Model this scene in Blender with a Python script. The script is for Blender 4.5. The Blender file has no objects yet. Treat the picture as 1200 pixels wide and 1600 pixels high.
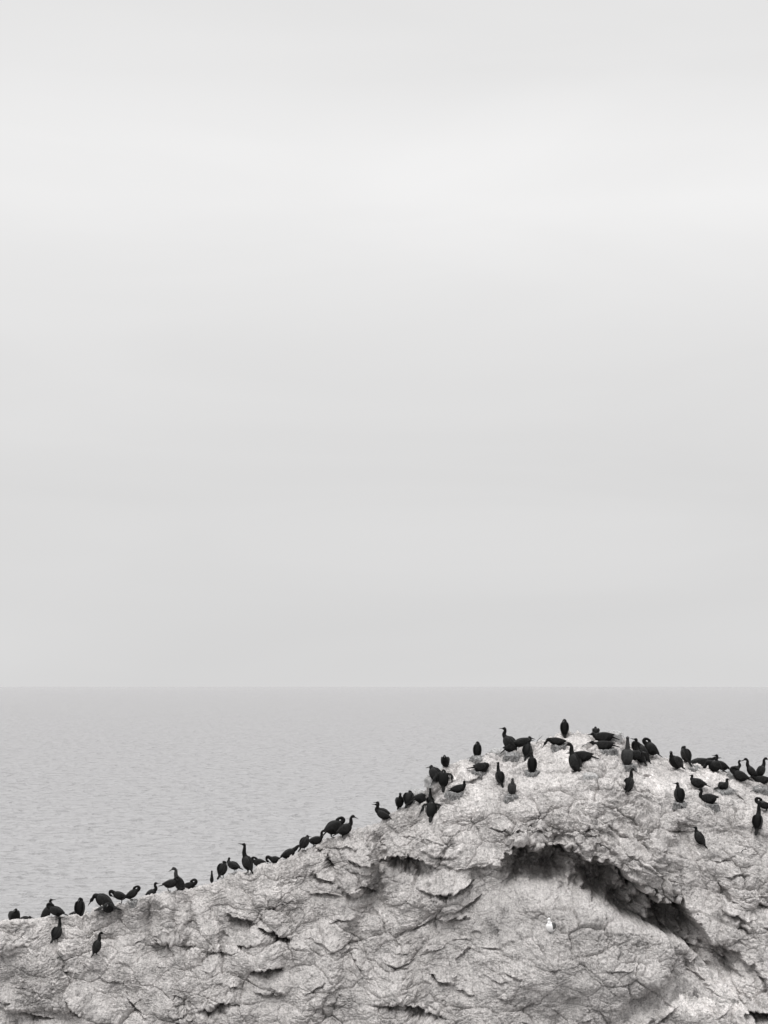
import bpy, bmesh, math, random
import numpy as np
from mathutils import Vector, Matrix, Euler

# ------------------------------------------------------------------ camera
CAMZ = 12.0            # eye height above the sea
F = 2662.0             # focal length in photograph pixels (1200 px wide)
U0, V0 = 600.0, 1073.0 # image column ahead / row of the horizon
sc = bpy.context.scene
col = sc.collection
cam_d = bpy.data.cameras.new('camera')
cam = bpy.data.objects.new('camera', cam_d)
col.objects.link(cam)
cam.location = (0, 0, CAMZ)
cam.rotation_euler = (math.radians(90), 0, 0)
cam_d.sensor_fit = 'HORIZONTAL'
cam_d.sensor_width = 36.0
cam_d.lens = 36.0 * F / 1200.0
cam_d.shift_y = (V0 - 800.0) / 1200.0
cam_d.clip_start = 0.5
cam_d.clip_end = 200000.0
sc.camera = cam

# ------------------------------------------------------------------ world: high even overcast
SUN_EL, SUN_AZ = math.radians(62), math.radians(205)
W = bpy.data.worlds.new('World'); sc.world = W; W.use_nodes = True
nt = W.node_tree; N = nt.nodes; L = nt.links
N.clear()
out = N.new('ShaderNodeOutputWorld'); bg = N.new('ShaderNodeBackground')
tc = N.new('ShaderNodeTexCoord'); sep = N.new('ShaderNodeSeparateXYZ')
L.new(tc.outputs['Generated'], sep.inputs[0])
ramp = N.new('ShaderNodeValToRGB')
def lin(s):
    s /= 255.0
    return s / 12.92 if s < 0.04045 else ((s + 0.055) / 1.055) ** 2.4
def zof(v):             # sine of the elevation seen at image row v
    t = (V0 - v) / F
    return t / math.sqrt(1 + t * t)
stops = [(0.0, 219), (zof(1000), 221), (zof(880), 222), (zof(780), 222), (zof(650), 227), (zof(540), 230),
         (zof(430), 237), (zof(320), 245), (zof(230), 244), (zof(120), 235), (zof(0), 233)]
cr = ramp.color_ramp
while len(cr.elements) < len(stops) + 2: cr.elements.new(0.5)
vals = [(p, lin(s)) for p, s in stops] + [(0.62, 1.0), (1.0, 1.0)]
for e, (p, v) in zip(cr.elements, vals):
    e.position = p; e.color = (v, v * 0.996, v * 0.996, 1)
L.new(sep.outputs['Z'], ramp.inputs[0])
# cloud: soft noise stretched along the horizon
mp = N.new('ShaderNodeMapping'); mp.inputs['Scale'].default_value = (2.2, 2.2, 13.0)
L.new(tc.outputs['Generated'], mp.inputs[0])
n1 = N.new('ShaderNodeTexNoise'); n1.inputs['Scale'].default_value = 1.3; n1.inputs['Detail'].default_value = 4.0
n1.inputs['Roughness'].default_value = 0.45; n1.inputs['Distortion'].default_value = 0.6
L.new(mp.outputs[0], n1.inputs[0])
mr = N.new('ShaderNodeMapRange'); mr.inputs[1].default_value = 0.25; mr.inputs[2].default_value = 0.75
mr.inputs[3].default_value = 0.965; mr.inputs[4].default_value = 1.035
L.new(n1.outputs['Fac'], mr.inputs[0])
mul = N.new('ShaderNodeVectorMath'); mul.operation = 'SCALE'
L.new(ramp.outputs[0], mul.inputs[0]); L.new(mr.outputs[0], mul.inputs['Scale'])
# zenith of an overcast sky is the brightest part
zm = N.new('ShaderNodeMapRange'); zm.inputs[1].default_value = 0.40; zm.inputs[2].default_value = 1.0
zm.inputs[3].default_value = 1.0; zm.inputs[4].default_value = 2.5
L.new(sep.outputs['Z'], zm.inputs[0])
mul2 = N.new('ShaderNodeVectorMath'); mul2.operation = 'SCALE'
L.new(mul.outputs[0], mul2.inputs[0]); L.new(zm.outputs[0], mul2.inputs['Scale'])
sky = N.new('ShaderNodeTexSky'); sky.sky_type = 'NISHITA'; sky.sun_disc = False
sky.sun_elevation = SUN_EL; sky.sun_rotation = SUN_AZ; sky.dust_density = 5.0
bw = N.new('ShaderNodeRGBToBW'); L.new(sky.outputs[0], bw.inputs[0])
sm = N.new('ShaderNodeMath'); sm.operation = 'MULTIPLY'; sm.inputs[1].default_value = 0.10
L.new(bw.outputs[0], sm.inputs[0])
mx = N.new('ShaderNodeMix'); mx.data_type = 'RGBA'; mx.inputs['Factor'].default_value = 0.05
L.new(mul2.outputs[0], mx.inputs[6]); L.new(sm.outputs[0], mx.inputs[7])
L.new(mx.outputs[2], bg.inputs[0]); bg.inputs[1].default_value = 1.0
L.new(bg.outputs[0], out.inputs[0])

sun_d = bpy.data.lights.new('sun', 'SUN'); sun = bpy.data.objects.new('sun', sun_d); col.objects.link(sun)
sun_d.energy = 1.1; sun_d.angle = math.radians(22); sun_d.color = (1.0, 0.985, 0.96)
# the light comes from behind the cloud, above the camera's left shoulder
sdir = Vector((-math.sin(math.radians(35)) * math.cos(SUN_EL), -math.cos(math.radians(35)) * math.cos(SUN_EL), math.sin(SUN_EL)))
sun.rotation_euler = sdir.to_track_quat('Z', 'Y').to_euler()
sky.sun_rotation = math.atan2(sdir.x, sdir.y)
vs = sc.view_settings
vs.view_transform = 'Standard'; vs.look = 'None'; vs.exposure = 0.0; vs.gamma = 1.0; vs.use_curve_mapping = False
sc.cycles.max_bounces = 6

# ------------------------------------------------------------------ noise (numpy)
_rng = np.random.RandomState(7)
_perm = _rng.permutation(1024).astype(np.int32)
_ang = _rng.rand(1024) * 2 * np.pi
_gx = np.cos(_ang).astype(np.float32); _gy = np.sin(_ang).astype(np.float32)
_r1 = _rng.rand(1024).astype(np.float32); _r2 = _rng.rand(1024).astype(np.float32)
_r3 = _rng.rand(1024).astype(np.float32); _r4 = _rng.rand(1024).astype(np.float32)
def hsh(ix, iy, s):
    return _perm[(_perm[(_perm[ix & 1023] + iy) & 1023] + s * 37) & 1023]
def perlin(x, y, s=0):
    xf = np.floor(x); yf = np.floor(y)
    ix = xf.astype(np.int32); iy = yf.astype(np.int32)
    fx = (x - xf).astype(np.float32); fy = (y - yf).astype(np.float32)
    u = fx * fx * fx * (fx * (fx * 6 - 15) + 10); v = fy * fy * fy * (fy * (fy * 6 - 15) + 10)
    def g(dx, dy):
        h = hsh(ix + dx, iy + dy, s)
        return _gx[h] * (fx - dx) + _gy[h] * (fy - dy)
    a = g(0, 0); b = g(1, 0); c = g(0, 1); d = g(1, 1)
    return 1.5 * ((a + u * (b - a)) * (1 - v) + (c + u * (d - c)) * v)
def fbm(x, y, s, o, gain=0.5):
    t = 0; a = 1.0; f = 1.0
    for i in range(o):
        t = t + a * perlin(x * f + 17.3 * i, y * f - 9.1 * i, s + i); a *= gain; f *= 2.03
    return t
def ridged(x, y, s, o, gain=0.5):
    t = 0; a = 1.0; f = 1.0; w = 1.0
    for i in range(o):
        n = 1 - np.abs(perlin(x * f + 5.7 * i, y * f + 3.3 * i, s + i)) * 1.5
        n = np.clip(n, 0, 1) ** 2 * w
        w = np.clip(n * 1.6, 0, 1)
        t = t + a * n; a *= gain; f *= 2.07
    return t
def voro(x, y, s):
    """F1, F2 distances, and a random tilted plane per cell"""
    xf = np.floor(x); yf = np.floor(y)
    ix = xf.astype(np.int32); iy = yf.astype(np.int32)
    fx = (x - xf).astype(np.float32); fy = (y - yf).astype(np.float32)
    d1 = np.full(x.shape, 9.0, np.float32); d2 = np.full(x.shape, 9.0, np.float32)
    pl = np.zeros(x.shape, np.float32)
    for i in (-1, 0, 1):
        for j in (-1, 0, 1):
            h = hsh(ix + i, iy + j, s)
            dx = fx - (i + _r1[h]); dy = fy - (j + _r2[h])
            d = np.sqrt(dx * dx + dy * dy)
            p = (_r3[h] - .5) + dx * (_r4[h] - .5) * 1.6 + dy * (_r1[(h + 77) & 1023] - .5) * 1.6
            nw = d < d1
            d2 = np.where(nw, d1, np.minimum(d2, d))
            pl = np.where(nw, p, pl); d1 = np.where(nw, d, d1)
    return d1, d2, pl
def sst(a, b, x):
    t = np.clip((x - a) / (b - a), 0, 1)
    return t * t * (3 - 2 * t)

def mesh_from_grid(name, P, flip=False, attr=None):
    nv, nu = P.shape[:2]
    me = bpy.data.meshes.new(name)
    me.vertices.add(nv * nu)
    me.vertices.foreach_set('co', P.reshape(-1).astype(np.float32))
    idx = np.arange(nv * nu, dtype=np.int32).reshape(nv, nu)
    q = np.stack([idx[:-1, :-1], idx[:-1, 1:], idx[1:, 1:], idx[1:, :-1]], -1).reshape(-1, 4)
    if flip: q = q[:, ::-1]
    nf = len(q)
    me.loops.add(nf * 4); me.polygons.add(nf)
    me.loops.foreach_set('vertex_index', np.ascontiguousarray(q).reshape(-1))
    me.polygons.foreach_set('loop_start', np.arange(0, nf * 4, 4, dtype=np.int32))
    me.polygons.foreach_set('use_smooth', np.ones(nf, bool))
    me.update(calc_edges=True)
    return me

# ------------------------------------------------------------------ materials
def mat(name):
    m = bpy.data.materials.new(name); m.use_nodes = True
    b = m.node_tree.nodes['Principled BSDF']
    return m, m.node_tree.nodes, m.node_tree.links, b
def noise_node(N, L, scale, detail, rough, vec=None, dist=0.0):
    n = N.new('ShaderNodeTexNoise'); n.inputs['Scale'].default_value = scale
    n.inputs['Detail'].default_value = detail; n.inputs['Roughness'].default_value = rough
    n.inputs['Distortion'].default_value = dist
    if vec is not None: L.new(vec, n.inputs['Vector'])
    return n
def ramp_node(N, L, fac, stops):
    r = N.new('ShaderNodeValToRGB'); e = r.color_ramp.elements
    while len(e) < len(stops): e.new(0.5)
    for k, (p, c) in zip(e, stops):
        k.position = p; k.color = (c, c * 0.990, c * 0.985, 1) if not isinstance(c, tuple) else (*c, 1)
    L.new(fac, r.inputs[0]); return r
def mix_mul(N, L, a, b, fac=1.0):
    m = N.new('ShaderNodeMix'); m.data_type = 'RGBA'; m.blend_type = 'MULTIPLY'; m.inputs['Factor'].default_value = fac
    L.new(a, m.inputs[6]); L.new(b, m.inputs[7]); return m.outputs[2]

# guano-whitened rock
M_rock, N, L, B = mat('guano_rock')
geo = N.new('ShaderNodeTexCoord'); vec = geo.outputs['Object']
na = noise_node(N, L, 0.55, 5, 0.6, vec, 0.6)
base = ramp_node(N, L, na.outputs['Fac'], [(0.30, 0.58), (0.5, 0.65), (0.70, 0.71)])
nb = noise_node(N, L, 3.1, 8, 0.68, vec, 1.2)
patch = ramp_node(N, L, nb.outputs['Fac'], [(0.33, 0.50), (0.43, 0.80), (0.55, 1.0), (1.0, 1.0)])
nc = noise_node(N, L, 17.0, 7, 0.72, vec, 0.8)
speck = ramp_node(N, L, nc.outputs['Fac'], [(0.30, 0.22), (0.42, 0.66), (0.52, 0.97), (0.72, 1.16)])
mps = N.new('ShaderNodeMapping'); mps.inputs['Scale'].default_value = (9.0, 2.0, 1.6); mps.inputs['Rotation'].default_value = (0, 0.35, 0)
L.new(vec, mps.inputs[0])
nd = noise_node(N, L, 2.3, 6, 0.65, mps.outputs[0], 0.5)
streak = ramp_node(N, L, nd.outputs['Fac'], [(0.33, 0.74), (0.5, 0.96), (0.7, 1.06)])
c = mix_mul(N, L, base.outputs[0], patch.outputs[0], 0.75)
c = mix_mul(N, L, c, speck.outputs[0], 0.9)
c = mix_mul(N, L, c, streak.outputs[0], 0.8)
ne = noise_node(N, L, 42.0, 4, 0.75, vec, 0.4)
grit = ramp_node(N, L, ne.outputs['Fac'], [(0.32, 0.45), (0.43, 0.84), (0.52, 1.0), (0.70, 1.12)])
c = mix_mul(N, L, c, grit.outputs[0], 0.85)
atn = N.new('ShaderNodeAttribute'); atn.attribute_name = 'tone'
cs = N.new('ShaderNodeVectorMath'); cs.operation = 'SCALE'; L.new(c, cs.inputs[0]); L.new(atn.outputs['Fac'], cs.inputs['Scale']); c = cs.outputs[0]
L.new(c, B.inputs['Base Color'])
B.inputs['Roughness'].default_value = 0.9; B.inputs['Specular IOR Level'].default_value = 0.25
bn1 = noise_node(N, L, 26.0, 8, 0.75, vec, 0.5)
bp1 = N.new('ShaderNodeBump'); bp1.inputs['Strength'].default_value = 0.8; bp1.inputs['Distance'].default_value = 0.05
L.new(bn1.outputs['Fac'], bp1.inputs['Height'])
L.new(bp1.outputs[0], B.inputs['Normal'])

# sea
M_sea, N, L, B = mat('sea_water')
B.inputs['Base Color'].default_value = (0.33, 0.327, 0.33, 1)
B.inputs['Roughness'].default_value = 0.10; B.inputs['IOR'].default_value = 1.34
tcn = N.new('ShaderNodeTexCoord')
def wave_bump(scale, detail, dist, strength, stretch, rot, prev=None, cut=None):
    m = N.new('ShaderNodeMapping'); m.inputs['Scale'].default_value = (1.0 / stretch, 1.0, 1.0)
    m.inputs['Rotation'].default_value = (0, 0, rot)
    L.new(tcn.outputs['Object'], m.inputs[0])
    n = noise_node(N, L, scale, detail, 0.6, m.outputs[0], 0.3)
    b = N.new('ShaderNodeBump'); b.inputs['Distance'].default_value = dist; b.inputs['Strength'].default_value = strength
    if cut:
        c = N.new('ShaderNodeMapRange'); c.inputs[1].default_value = cut; c.inputs[2].default_value = cut + 0.3
        L.new(n.outputs['Fac'], c.inputs[0]); L.new(c.outputs[0], b.inputs['Height'])
    else:
        L.new(n.outputs['Fac'], b.inputs['Height'])
    if prev: L.new(prev, b.inputs['Normal'])
    return b.outputs[0]
o1 = wave_bump(0.55, 4, 0.26, 1.0, 1.25, 0.25)
o2 = wave_bump(2.2, 6, 0.10, 1.0, 1.1, -0.2, o1)
o3 = wave_bump(0.8, 4, 1.1, 1.0, 1.1, 0.1, o2, 0.56)
o4 = wave_bump(2.4, 3, 0.34, 1.0, 1.3, 0.3, o3, 0.54)
o5 = wave_bump(6.0, 3, 0.07, 1.0, 1.0, -0.1, o4)
def wave_slopes(scale, k, stretch, prev):
    m = N.new('ShaderNodeMapping'); m.inputs['Scale'].default_value = (1.0 / stretch, 1.0, 1.0); L.new(tcn.outputs['Object'], m.inputs[0])
    n = noise_node(N, L, scale, 3, 0.6, m.outputs[0], 0.2)
    a = N.new('ShaderNodeVectorMath'); a.operation = 'SUBTRACT'; a.inputs[1].default_value = (.5, .5, .5); L.new(n.outputs['Color'], a.inputs[0])
    b = N.new('ShaderNodeVectorMath'); b.operation = 'MULTIPLY'; b.inputs[1].default_value = (k, k, 0); L.new(a.outputs[0], b.inputs[0])
    c = N.new('ShaderNodeVectorMath'); c.operation = 'ADD'; L.new(prev, c.inputs[0]); L.new(b.outputs[0], c.inputs[1])
    return c.outputs[0]
v1 = wave_slopes(1.3, .42, 1.5, o5)
v2 = wave_slopes(0.22, .22, 2.0, v1)
nn = N.new('ShaderNodeVectorMath'); nn.operation = 'NORMALIZE'; L.new(v2, nn.inputs[0])
L.new(nn.outputs[0], B.inputs['Normal'])
# part of the surface is small chop that scatters instead of mirroring
df = N.new('ShaderNodeBsdfDiffuse'); df.inputs['Color'].default_value = (0.29, 0.287, 0.29, 1)
ms = N.new('ShaderNodeMixShader'); ms.inputs[0].default_value = 0.42
L.new(B.outputs[0], ms.inputs[1]); L.new(df.outputs[0], ms.inputs[2])
L.new(ms.outputs[0], N['Material Output'].inputs['Surface'])

# ------------------------------------------------------------------ sea surface: one sheet to the horizon, real swell near the rock
ys = np.concatenate([np.linspace(-80, 40, 10), np.linspace(44, 75, 16),
                     75 * (420 / 75.) ** (np.arange(1, 1100) / 1100.),
                     420 * (3000 / 420.) ** (np.arange(0, 400) / 400.), 3000 * (90000 / 3000.) ** (np.arange(0, 60) / 59.)])
sx = np.concatenate([np.linspace(-3.0, -0.32, 60), np.linspace(-0.31, 0.31, 620), np.linspace(0.32, 3.0, 60)])
Yg = np.repeat(ys[:, None], len(sx), 1)
Xg = sx[None, :] * (np.maximum(Yg, 0) + 60)
H = np.zeros_like(Xg)
rs = np.random.RandomState(3)
near = Yg[:, 0] < 3000
Xn = Xg[near]; Yn = Yg[near]
for k in range(70):
    lam = 1.1 * (14.0 / 1.1) ** rs.rand() if k > 4 else 18 + 14 * rs.rand()
    th = math.radians(80 + rs.randn() * 42)
    kk = 2 * math.pi / lam
    amp = 0.0042 * lam ** 0.8 * (0.6 if k > 4 else 0.35)
    ph = (Xn * math.cos(th) + Yn * math.sin(th)) * kk + rs.rand() * 6.28
    fade = 1.0 - sst(lam * 120, lam * 260, Yn)
    H[near] += amp * (np.sin(ph) + 0.25 * np.sin(2 * ph + 1.57)) * fade
Pg = np.stack([Xg, Yg, H], -1)
sea = bpy.data.objects.new('sea', mesh_from_grid('sea', Pg)); col.objects.link(sea)
sea.data.materials.append(M_sea); sea['kind'] = 'structure'
sea['label'] = 'calm grey open sea with small ripples reaching a level horizon'; sea['category'] = 'sea'

# ------------------------------------------------------------------ the rock
crest_uv = [(-700, 1600), (-300, 1480), (-120, 1446), (0, 1437), (60, 1434), (110, 1428), (180, 1413), (240, 1396), (300, 1383), (340, 1374), (400, 1352), (430, 1344),
            (470, 1330), (505, 1313), (545, 1300), (590, 1283), (625, 1262), (650, 1252), (668, 1228), (690, 1198), (705, 1190),
            (740, 1184), (775, 1176), (810, 1166), (840, 1156), (865, 1148), (895, 1143), (925, 1147), (960, 1150), (985, 1162), (1005, 1170),
            (1040, 1182), (1075, 1190), (1100, 1197), (1130, 1203), (1165, 1210), (1200, 1216), (1300, 1235), (1500, 1300), (1900, 1500)]
cu = np.array([p[0] for p in crest_uv], float); cv = np.array([p[1] for p in crest_uv], float)
YC = 43.0
X = np.concatenate([np.linspace(-22, -10.2, 120), np.linspace(-10.1, 10.1, 1500), np.linspace(10.2, 22, 120)])
Uc = U0 + F * X / YC
vcr = np.interp(Uc, cu, cv)
k = np.ones(9) / 9.; vcr = np.convolve(np.pad(vcr, 4, 'edge'), k, 'valid')
hc = (V0 - vcr) / F * YC                       # crest height relative to the eye
dome = sst(560, 800, Uc)                       # 0 left ridge, 1 the broad dome on the right
# drop below crest
hb_vis = -8.9
tv = np.linspace(0, 1, 760) ** 1.08
D1 = tv[:, None] * (hc - hb_vis)[None, :]
tb = np.linspace(0, 1, 50)[1:] ** 1.3
D2 = (hc - hb_vis)[None, :] + tb[:, None] * 5.0
Df = np.concatenate([D1, D2], 0)                # front rows crest -> under water
Hf = hc[None, :] - Df
a1 = 0.3 + 1.35 * dome; a2 = 0.25 + 0.75 * dome
Yf = YC - (0.62 * Df + a1[None, :] * a2[None, :] * (1 - np.exp(-Df / a2[None, :])))
# back rows
sb = np.concatenate([np.linspace(0.02, 3.4, 110), np.linspace(3.6, 16, 40)])
Yb = YC + sb[:, None] + 0 * X[None, :]
Hb = hc[None, :] - (0.10 * sb + 0.075 * sb ** 2)[:, None]
Y = np.concatenate([Yb[::-1], Yf], 0); Hh = np.concatenate([Hb[::-1], Hf], 0)
XX = np.repeat(X[None, :], Y.shape[0], 0)
nb_rows = len(sb)
Q = 0.75 * Hh + 0.66 * Y                        # unrolled coordinate down the face
Q[:nb_rows] = (0.75 * hc + 0.66 * YC)[None, :] + sb[::-1][:, None]
U = U0 + F * XX / Y; V = V0 - F * Hh / Y
front = np.ones_like(Y); front[:nb_rows] = np.exp(-sb[::-1] / 0.3)[:, None]
wx = fbm(XX * 0.9, Q * 0.9, 40, 4) ; wy = fbm(XX * 0.9 + 31, Q * 0.9, 45, 4)
wfine = fbm(XX * 5.0, Q * 5.0, 50, 4)
Un = U + 5 * wx + 3.5 * wfine; Vn = V + 5 * wy + 3.5 * fbm(XX * 4.0 + 9, Q * 4.0, 55, 4)

R = np.zeros_like(Y)                            # recess (+) / protrusion (-) along Y in metres
def interp_line(pts, u):
    return np.interp(u, [p[0] for p in pts], [p[1] for p in pts])
# the big overhang on the right
lip = [(770, 1362), (785, 1346), (800, 1330), (830, 1318), (870, 1323), (900, 1333), (940, 1347), (975, 1364), (1010, 1390), (1040, 1408),
       (1070, 1416), (1088, 1432), (1103, 1455), (1125, 1478), (1150, 1492), (1175, 1515), (1200, 1545), (1300, 1680)]
flo = [(770, 1372), (800, 1398), (850, 1400), (900, 1416), (940, 1434), (990, 1449), (1040, 1466), (1060, 1475), (1090, 1492), (1140, 1545), (1200, 1640), (1300, 1760)]
ly = interp_line(lip, Un) + 4 * fbm(XX * 6, Q * 2, 61, 3) + 17 * np.abs(perlin(XX * 2.6, Q * 1.0, 66)) - 6; fy = interp_line(flo, Un)
aw = sst(772, 815, Un) * (1 - 0.78 * sst(1075, 1125, Un)) * (1 - sst(1230, 1300, Un))
d = Vn - ly
gap = np.maximum(fy - ly, 12)
rt = sst(900, 1000, Un)
depth = (1.65 + .5 * rt) * sst(-1, 4, d) * (1 - sst(0.45 + .45 * rt, 1.05, d / gap))
inner = 1 + 0.5 * fbm(XX * 1.7, Q * 1.1, 67, 4)
R += aw * depth * inner
# second, smaller lip step inside the roof
d2 = Vn - (ly - 20 + 4 * wx); R += 0.18 * aw * sst(-2, 4, d2) * np.exp(-np.maximum(d2, 0) / 22) * sst(815, 830, Un) * (1 - sst(960, 1000, Un))
# sloping slab below the overhang, pushed forward, ending in a blunt right-hand nose
edge = np.interp(Vn, [1380, 1440, 1470, 1500, 1530, 1560, 1600], [1150, 1068, 1062, 1052, 1030, 985, 950])
slab = sst(0.75, 1.3, d / gap) * sst(770, 860, Un)
R -= 0.42 * slab * (1 - sst(-14, 16, Un - edge)) * (1 - 0.5 * sst(1500, 1600, Vn))
# valley on the right below the lip
R += 0.35 * sst(0, 50, Un - edge) * sst(1465, 1500, Vn) * (1 - sst(1120, 1190, Un)) * (1 - 0.6 * sst(1540, 1600, Vn))
R -= 0.35 * sst(1140, 1200, Un) * sst(1555, 1585, Vn + 0.2 * (Un - 1180))

def ledge(u0, v0, w, ang=0, hup=20, hdn=18, prot=0.08, rec=0.1, arc=0, soft=2.2, warp=1.0):
    global R
    ca, sa = math.cos(math.radians(ang)), math.sin(math.radians(ang))
    r = w * 1.05 + 4 + 12
    cc = np.where((U[400] > u0 - r - 40) & (U[400] < u0 + r + 40))[0]
    if len(cc) == 0: return
    c0, c1 = cc[0], cc[-1] + 1
    ua = u0 + (Un[:, c0:c1] - U[:, c0:c1]) * warp + U[:, c0:c1] - u0; va = V[:, c0:c1] + (Vn[:, c0:c1] - V[:, c0:c1]) * warp - v0
    du = ua - u0
    a = (du * ca + va * sa) / w; b = -du * sa + va * ca
    b = b + arc * (1 - a * a)
    win = np.clip(1 - a * a, 0, 1) ** 0.6
    up = np.exp(-np.maximum(-b, 0) / hup) * (1 - sst(0, soft * 2, b))
    dn = sst(0, soft * 2, b) * (1 - sst(0.1, 1.0, b / (hdn * (0.35 + 0.65 * win))))
    R[:, c0:c1] += front[:, c0:c1] * win * (rec * 1.45 * dn - prot * 1.25 * up)
def gully(pts, width, depth):
    global R
    best = np.full(Un.shape, 1e9)
    for (xa, ya), (xb, yb) in zip(pts[:-1], pts[1:]):
        dx, dy = xb - xa, yb - ya; l2 = dx * dx + dy * dy
        t = np.clip(((Un - xa) * dx + (Vn - ya) * dy) / l2, 0, 1)
        dd = (Un - xa - t * dx) ** 2 + (Vn - ya - t * dy) ** 2
        best = np.minimum(best, dd)
    R += front * depth * np.exp(-best / width ** 2)
gully([(590, 1305), (592, 1410), (560, 1450), (530, 1540), (520, 1600)], 13, 0.32)
gully([(592, 1412), (650, 1432), (720, 1455)], 16, 0.16)
gully([(505, 1330), (520, 1352), (530, 1395)], 14, 0.16)
gully([(575, 1375), (592, 1410)], 22, 0.2)
gully([(245, 1415), (232, 1480)], 12, 0.14)
gully([(290, 1405), (300, 1440), (285, 1480)], 9, 0.16)
gully([(345, 1440), (352, 1490)], 12, 0.1)
gully([(262, 1500), (285, 1560), (300, 1600)], 14, 0.15)
gully([(1060, 1300), (1040, 1345), (1065, 1400)], 10, 0.16)
gully([(985, 1290), (1020, 1330)], 8, 0.10)
gully([(800, 1270), (815, 1300)], 10, 0.1)
gully([(0, 1592), (60, 1590), (130, 1600)], 18, 0.16)
for a in [
    (646, 1338, 40, 14, 30, 44, .30, .75, 3), (575, 1388, 16, 30, 12, 26, .1, .35, 0), (520, 1345, 14, 55, 12, 18, .08, .3, 0), (690, 1331, 30, 4, 22, 10, .14, .10, 0), (660, 1308, 44, 10, 14, 8, .07, .06, 0),
    (706, 1382, 34, -16, 26, 18, .36, .26, -8), (702, 1430, 32, 3, 26, 14, .20, .12, -5), (672, 1385, 16, 10, 18, 10, .16, .1, -6),
    (338, 1572, 34, -8, 16, 26, .14, .50, 8), (428, 1458, 26, 10, 18, 18, .16, .6, 5), (416, 1512, 26, -6, 22, 22, .24, .48, 2),
    (420, 1548, 26, 8, 14, 14, .10, .10, 0), (622, 1572, 34, 4, 26, 16, .26, .45, 6), (668, 1584, 38, 16, 12, 26, .12, .45, 5),
    (258, 1472, 16, 4, 14, 10, .10, .12, 0), (297, 1478, 12, -14, 12, 8, .08, .16, 0), (284, 1434, 13, -22, 16, 12, .10, .20, 0),
    (350, 1488, 26, 2, 14, 9, .07, .14, 0), (378, 1432, 24, 24, 14, 22, .12, .32, 3), (394, 1472, 22, -4, 16, 10, .12, .22, -4),
    (360, 1536, 20, 22, 18, 8, .08, .12, 0), (355, 1455, 8, 60, 8, 8, .03, .12, 0),
    (36, 1583, 34, 14, 24, 12, .14, .20, 0), (122, 1576, 15, 48, 18, 14, .14, .30, 0), (62, 1588, 18, 8, 12, 12, .08, .28, 0),
    (6, 1565, 14, 0, 12, 8, .06, .24, 0), (88, 1493, 8, -10, 8, 10, .03, .14, 0), (110, 1514, 12, 15, 9, 8, .06, .14, 0),
    (212, 1563, 12, -8, 8, 6, .04, .14, 0), (40, 1452, 26, -38, 10, 7, .04, .08, 0), (55, 1460, 20, -40, 10, 7, .04, .08, 0), (16, 1480, 18, -6, 10, 5, .04, .1, 0),
    (690, 1528, 24, 24, 20, 11, .18, .26, -4), (726, 1550, 14, 12, 14, 8, .12, .15, -3), (676, 1484, 18, -24, 15, 7, .12, .12, -3),
    (668, 1492, 14, -20, 10, 7, .07, .1, 0), (722, 1490, 16, -34, 10, 6, .09, .1, 0), (775, 1528, 18, 12, 24, 6, .10, .10, -4), (787, 1556, 12, 14, 20, 6, .1, .12, -5),
    (800, 1522, 16, 34, 18, 8, .10, .12, 0), (744, 1458, 12, 0, 6, 6, .06, .06, 0), (633, 1490, 12, 4, 10, 6, .06, .08, -3), (641, 1474, 6, 0, 5, 5, .03, .10, 0),
    (826, 1304, 42, 6, 14, 10, .10, .18, 0), (790, 1294, 26, 10, 14, 9, .08, .15, 0), (746, 1352, 34, 4, 22, 7, .13, .10, 0), (700, 1344, 40, 18, 10, 7, .07, .08, 0),
    (968, 1298, 26, 34, 12, 8, .05, .12, 0), (926, 1303, 14, -8, 8, 8, .05, .2, 2), (916, 1296, 7, -50, 6, 12, .02, .2, 0), (880, 1320, 30, 8, 12, 9, .1, .15, 0),
    (992, 1336, 22, 30, 14, 8, .06, .10, 0), (1120, 1340, 30, -4, 9, 7, .05, .10, 0), (1172, 1328, 12, -30, 6, 5, .03, .08, 0), (1035, 1329, 10, -48, 8, 8, .04, .15, 0),
    (1188, 1586, 30, 6, 14, 30, .10, .8, 4), (1030, 1432, 26, 8, 16, 14, .12, .2, 0), (1147, 1430, 22, 30, 16, 14, .10, .25, 2), (1165, 1447, 12, 40, 9, 14, .06, .2, 0),
    (960, 1508, 22, 10, 12, 7, .06, .08, -3), (1052, 1500, 8, -60, 9, 12, .06, .2, 0), (1040, 1522, 18, -34, 16, 12, .08, .14, 0), (1100, 1528, 22, 30, 12, 8, .07, .1, 0), (1088, 1502, 10, 0, 10, 6, .08, .12, -2),
    (1140, 1500, 20, 40, 14, 16, .08, .2, 0), (1155, 1520, 22, 60, 12, 18, .08, .2, 0), (860, 1513, 10, -8, 6, 6, .03, .14, 0), (880, 1434, 9, 0, 5, 5, .02, .1, 2),
    (525, 1428, 9, -8, 5, 4, .03, .09, 0), (437, 1412, 26, -16, 16, 6, .08, .10, 6), (540, 1318, 20, 0, 12, 10, .08, .12, 0), (562, 1342, 22, 6, 14, 14, .08, .2, 0),
    (505, 1370, 22, 26, 18, 16, .12, .2, 0), (545, 1395, 20, 34, 16, 18, .10, .24, 0), (500, 1325, 8, 60, 8, 14, .04, .16, 0), (605, 1336, 16, -12, 18, 12, .14, .2, 0),
    (560, 1358, 26, 8, 10, 8, .08, .1, 0), (470, 1480, 20, 30, 12, 6, .04, .07, 0), (560, 1505, 22, 60, 12, 10, .06, .12, 0), (505, 1480, 40, 32, 12, 6, .05, .08, 0),
]:
    ledge(*a)
rr = random.Random(11)
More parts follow.
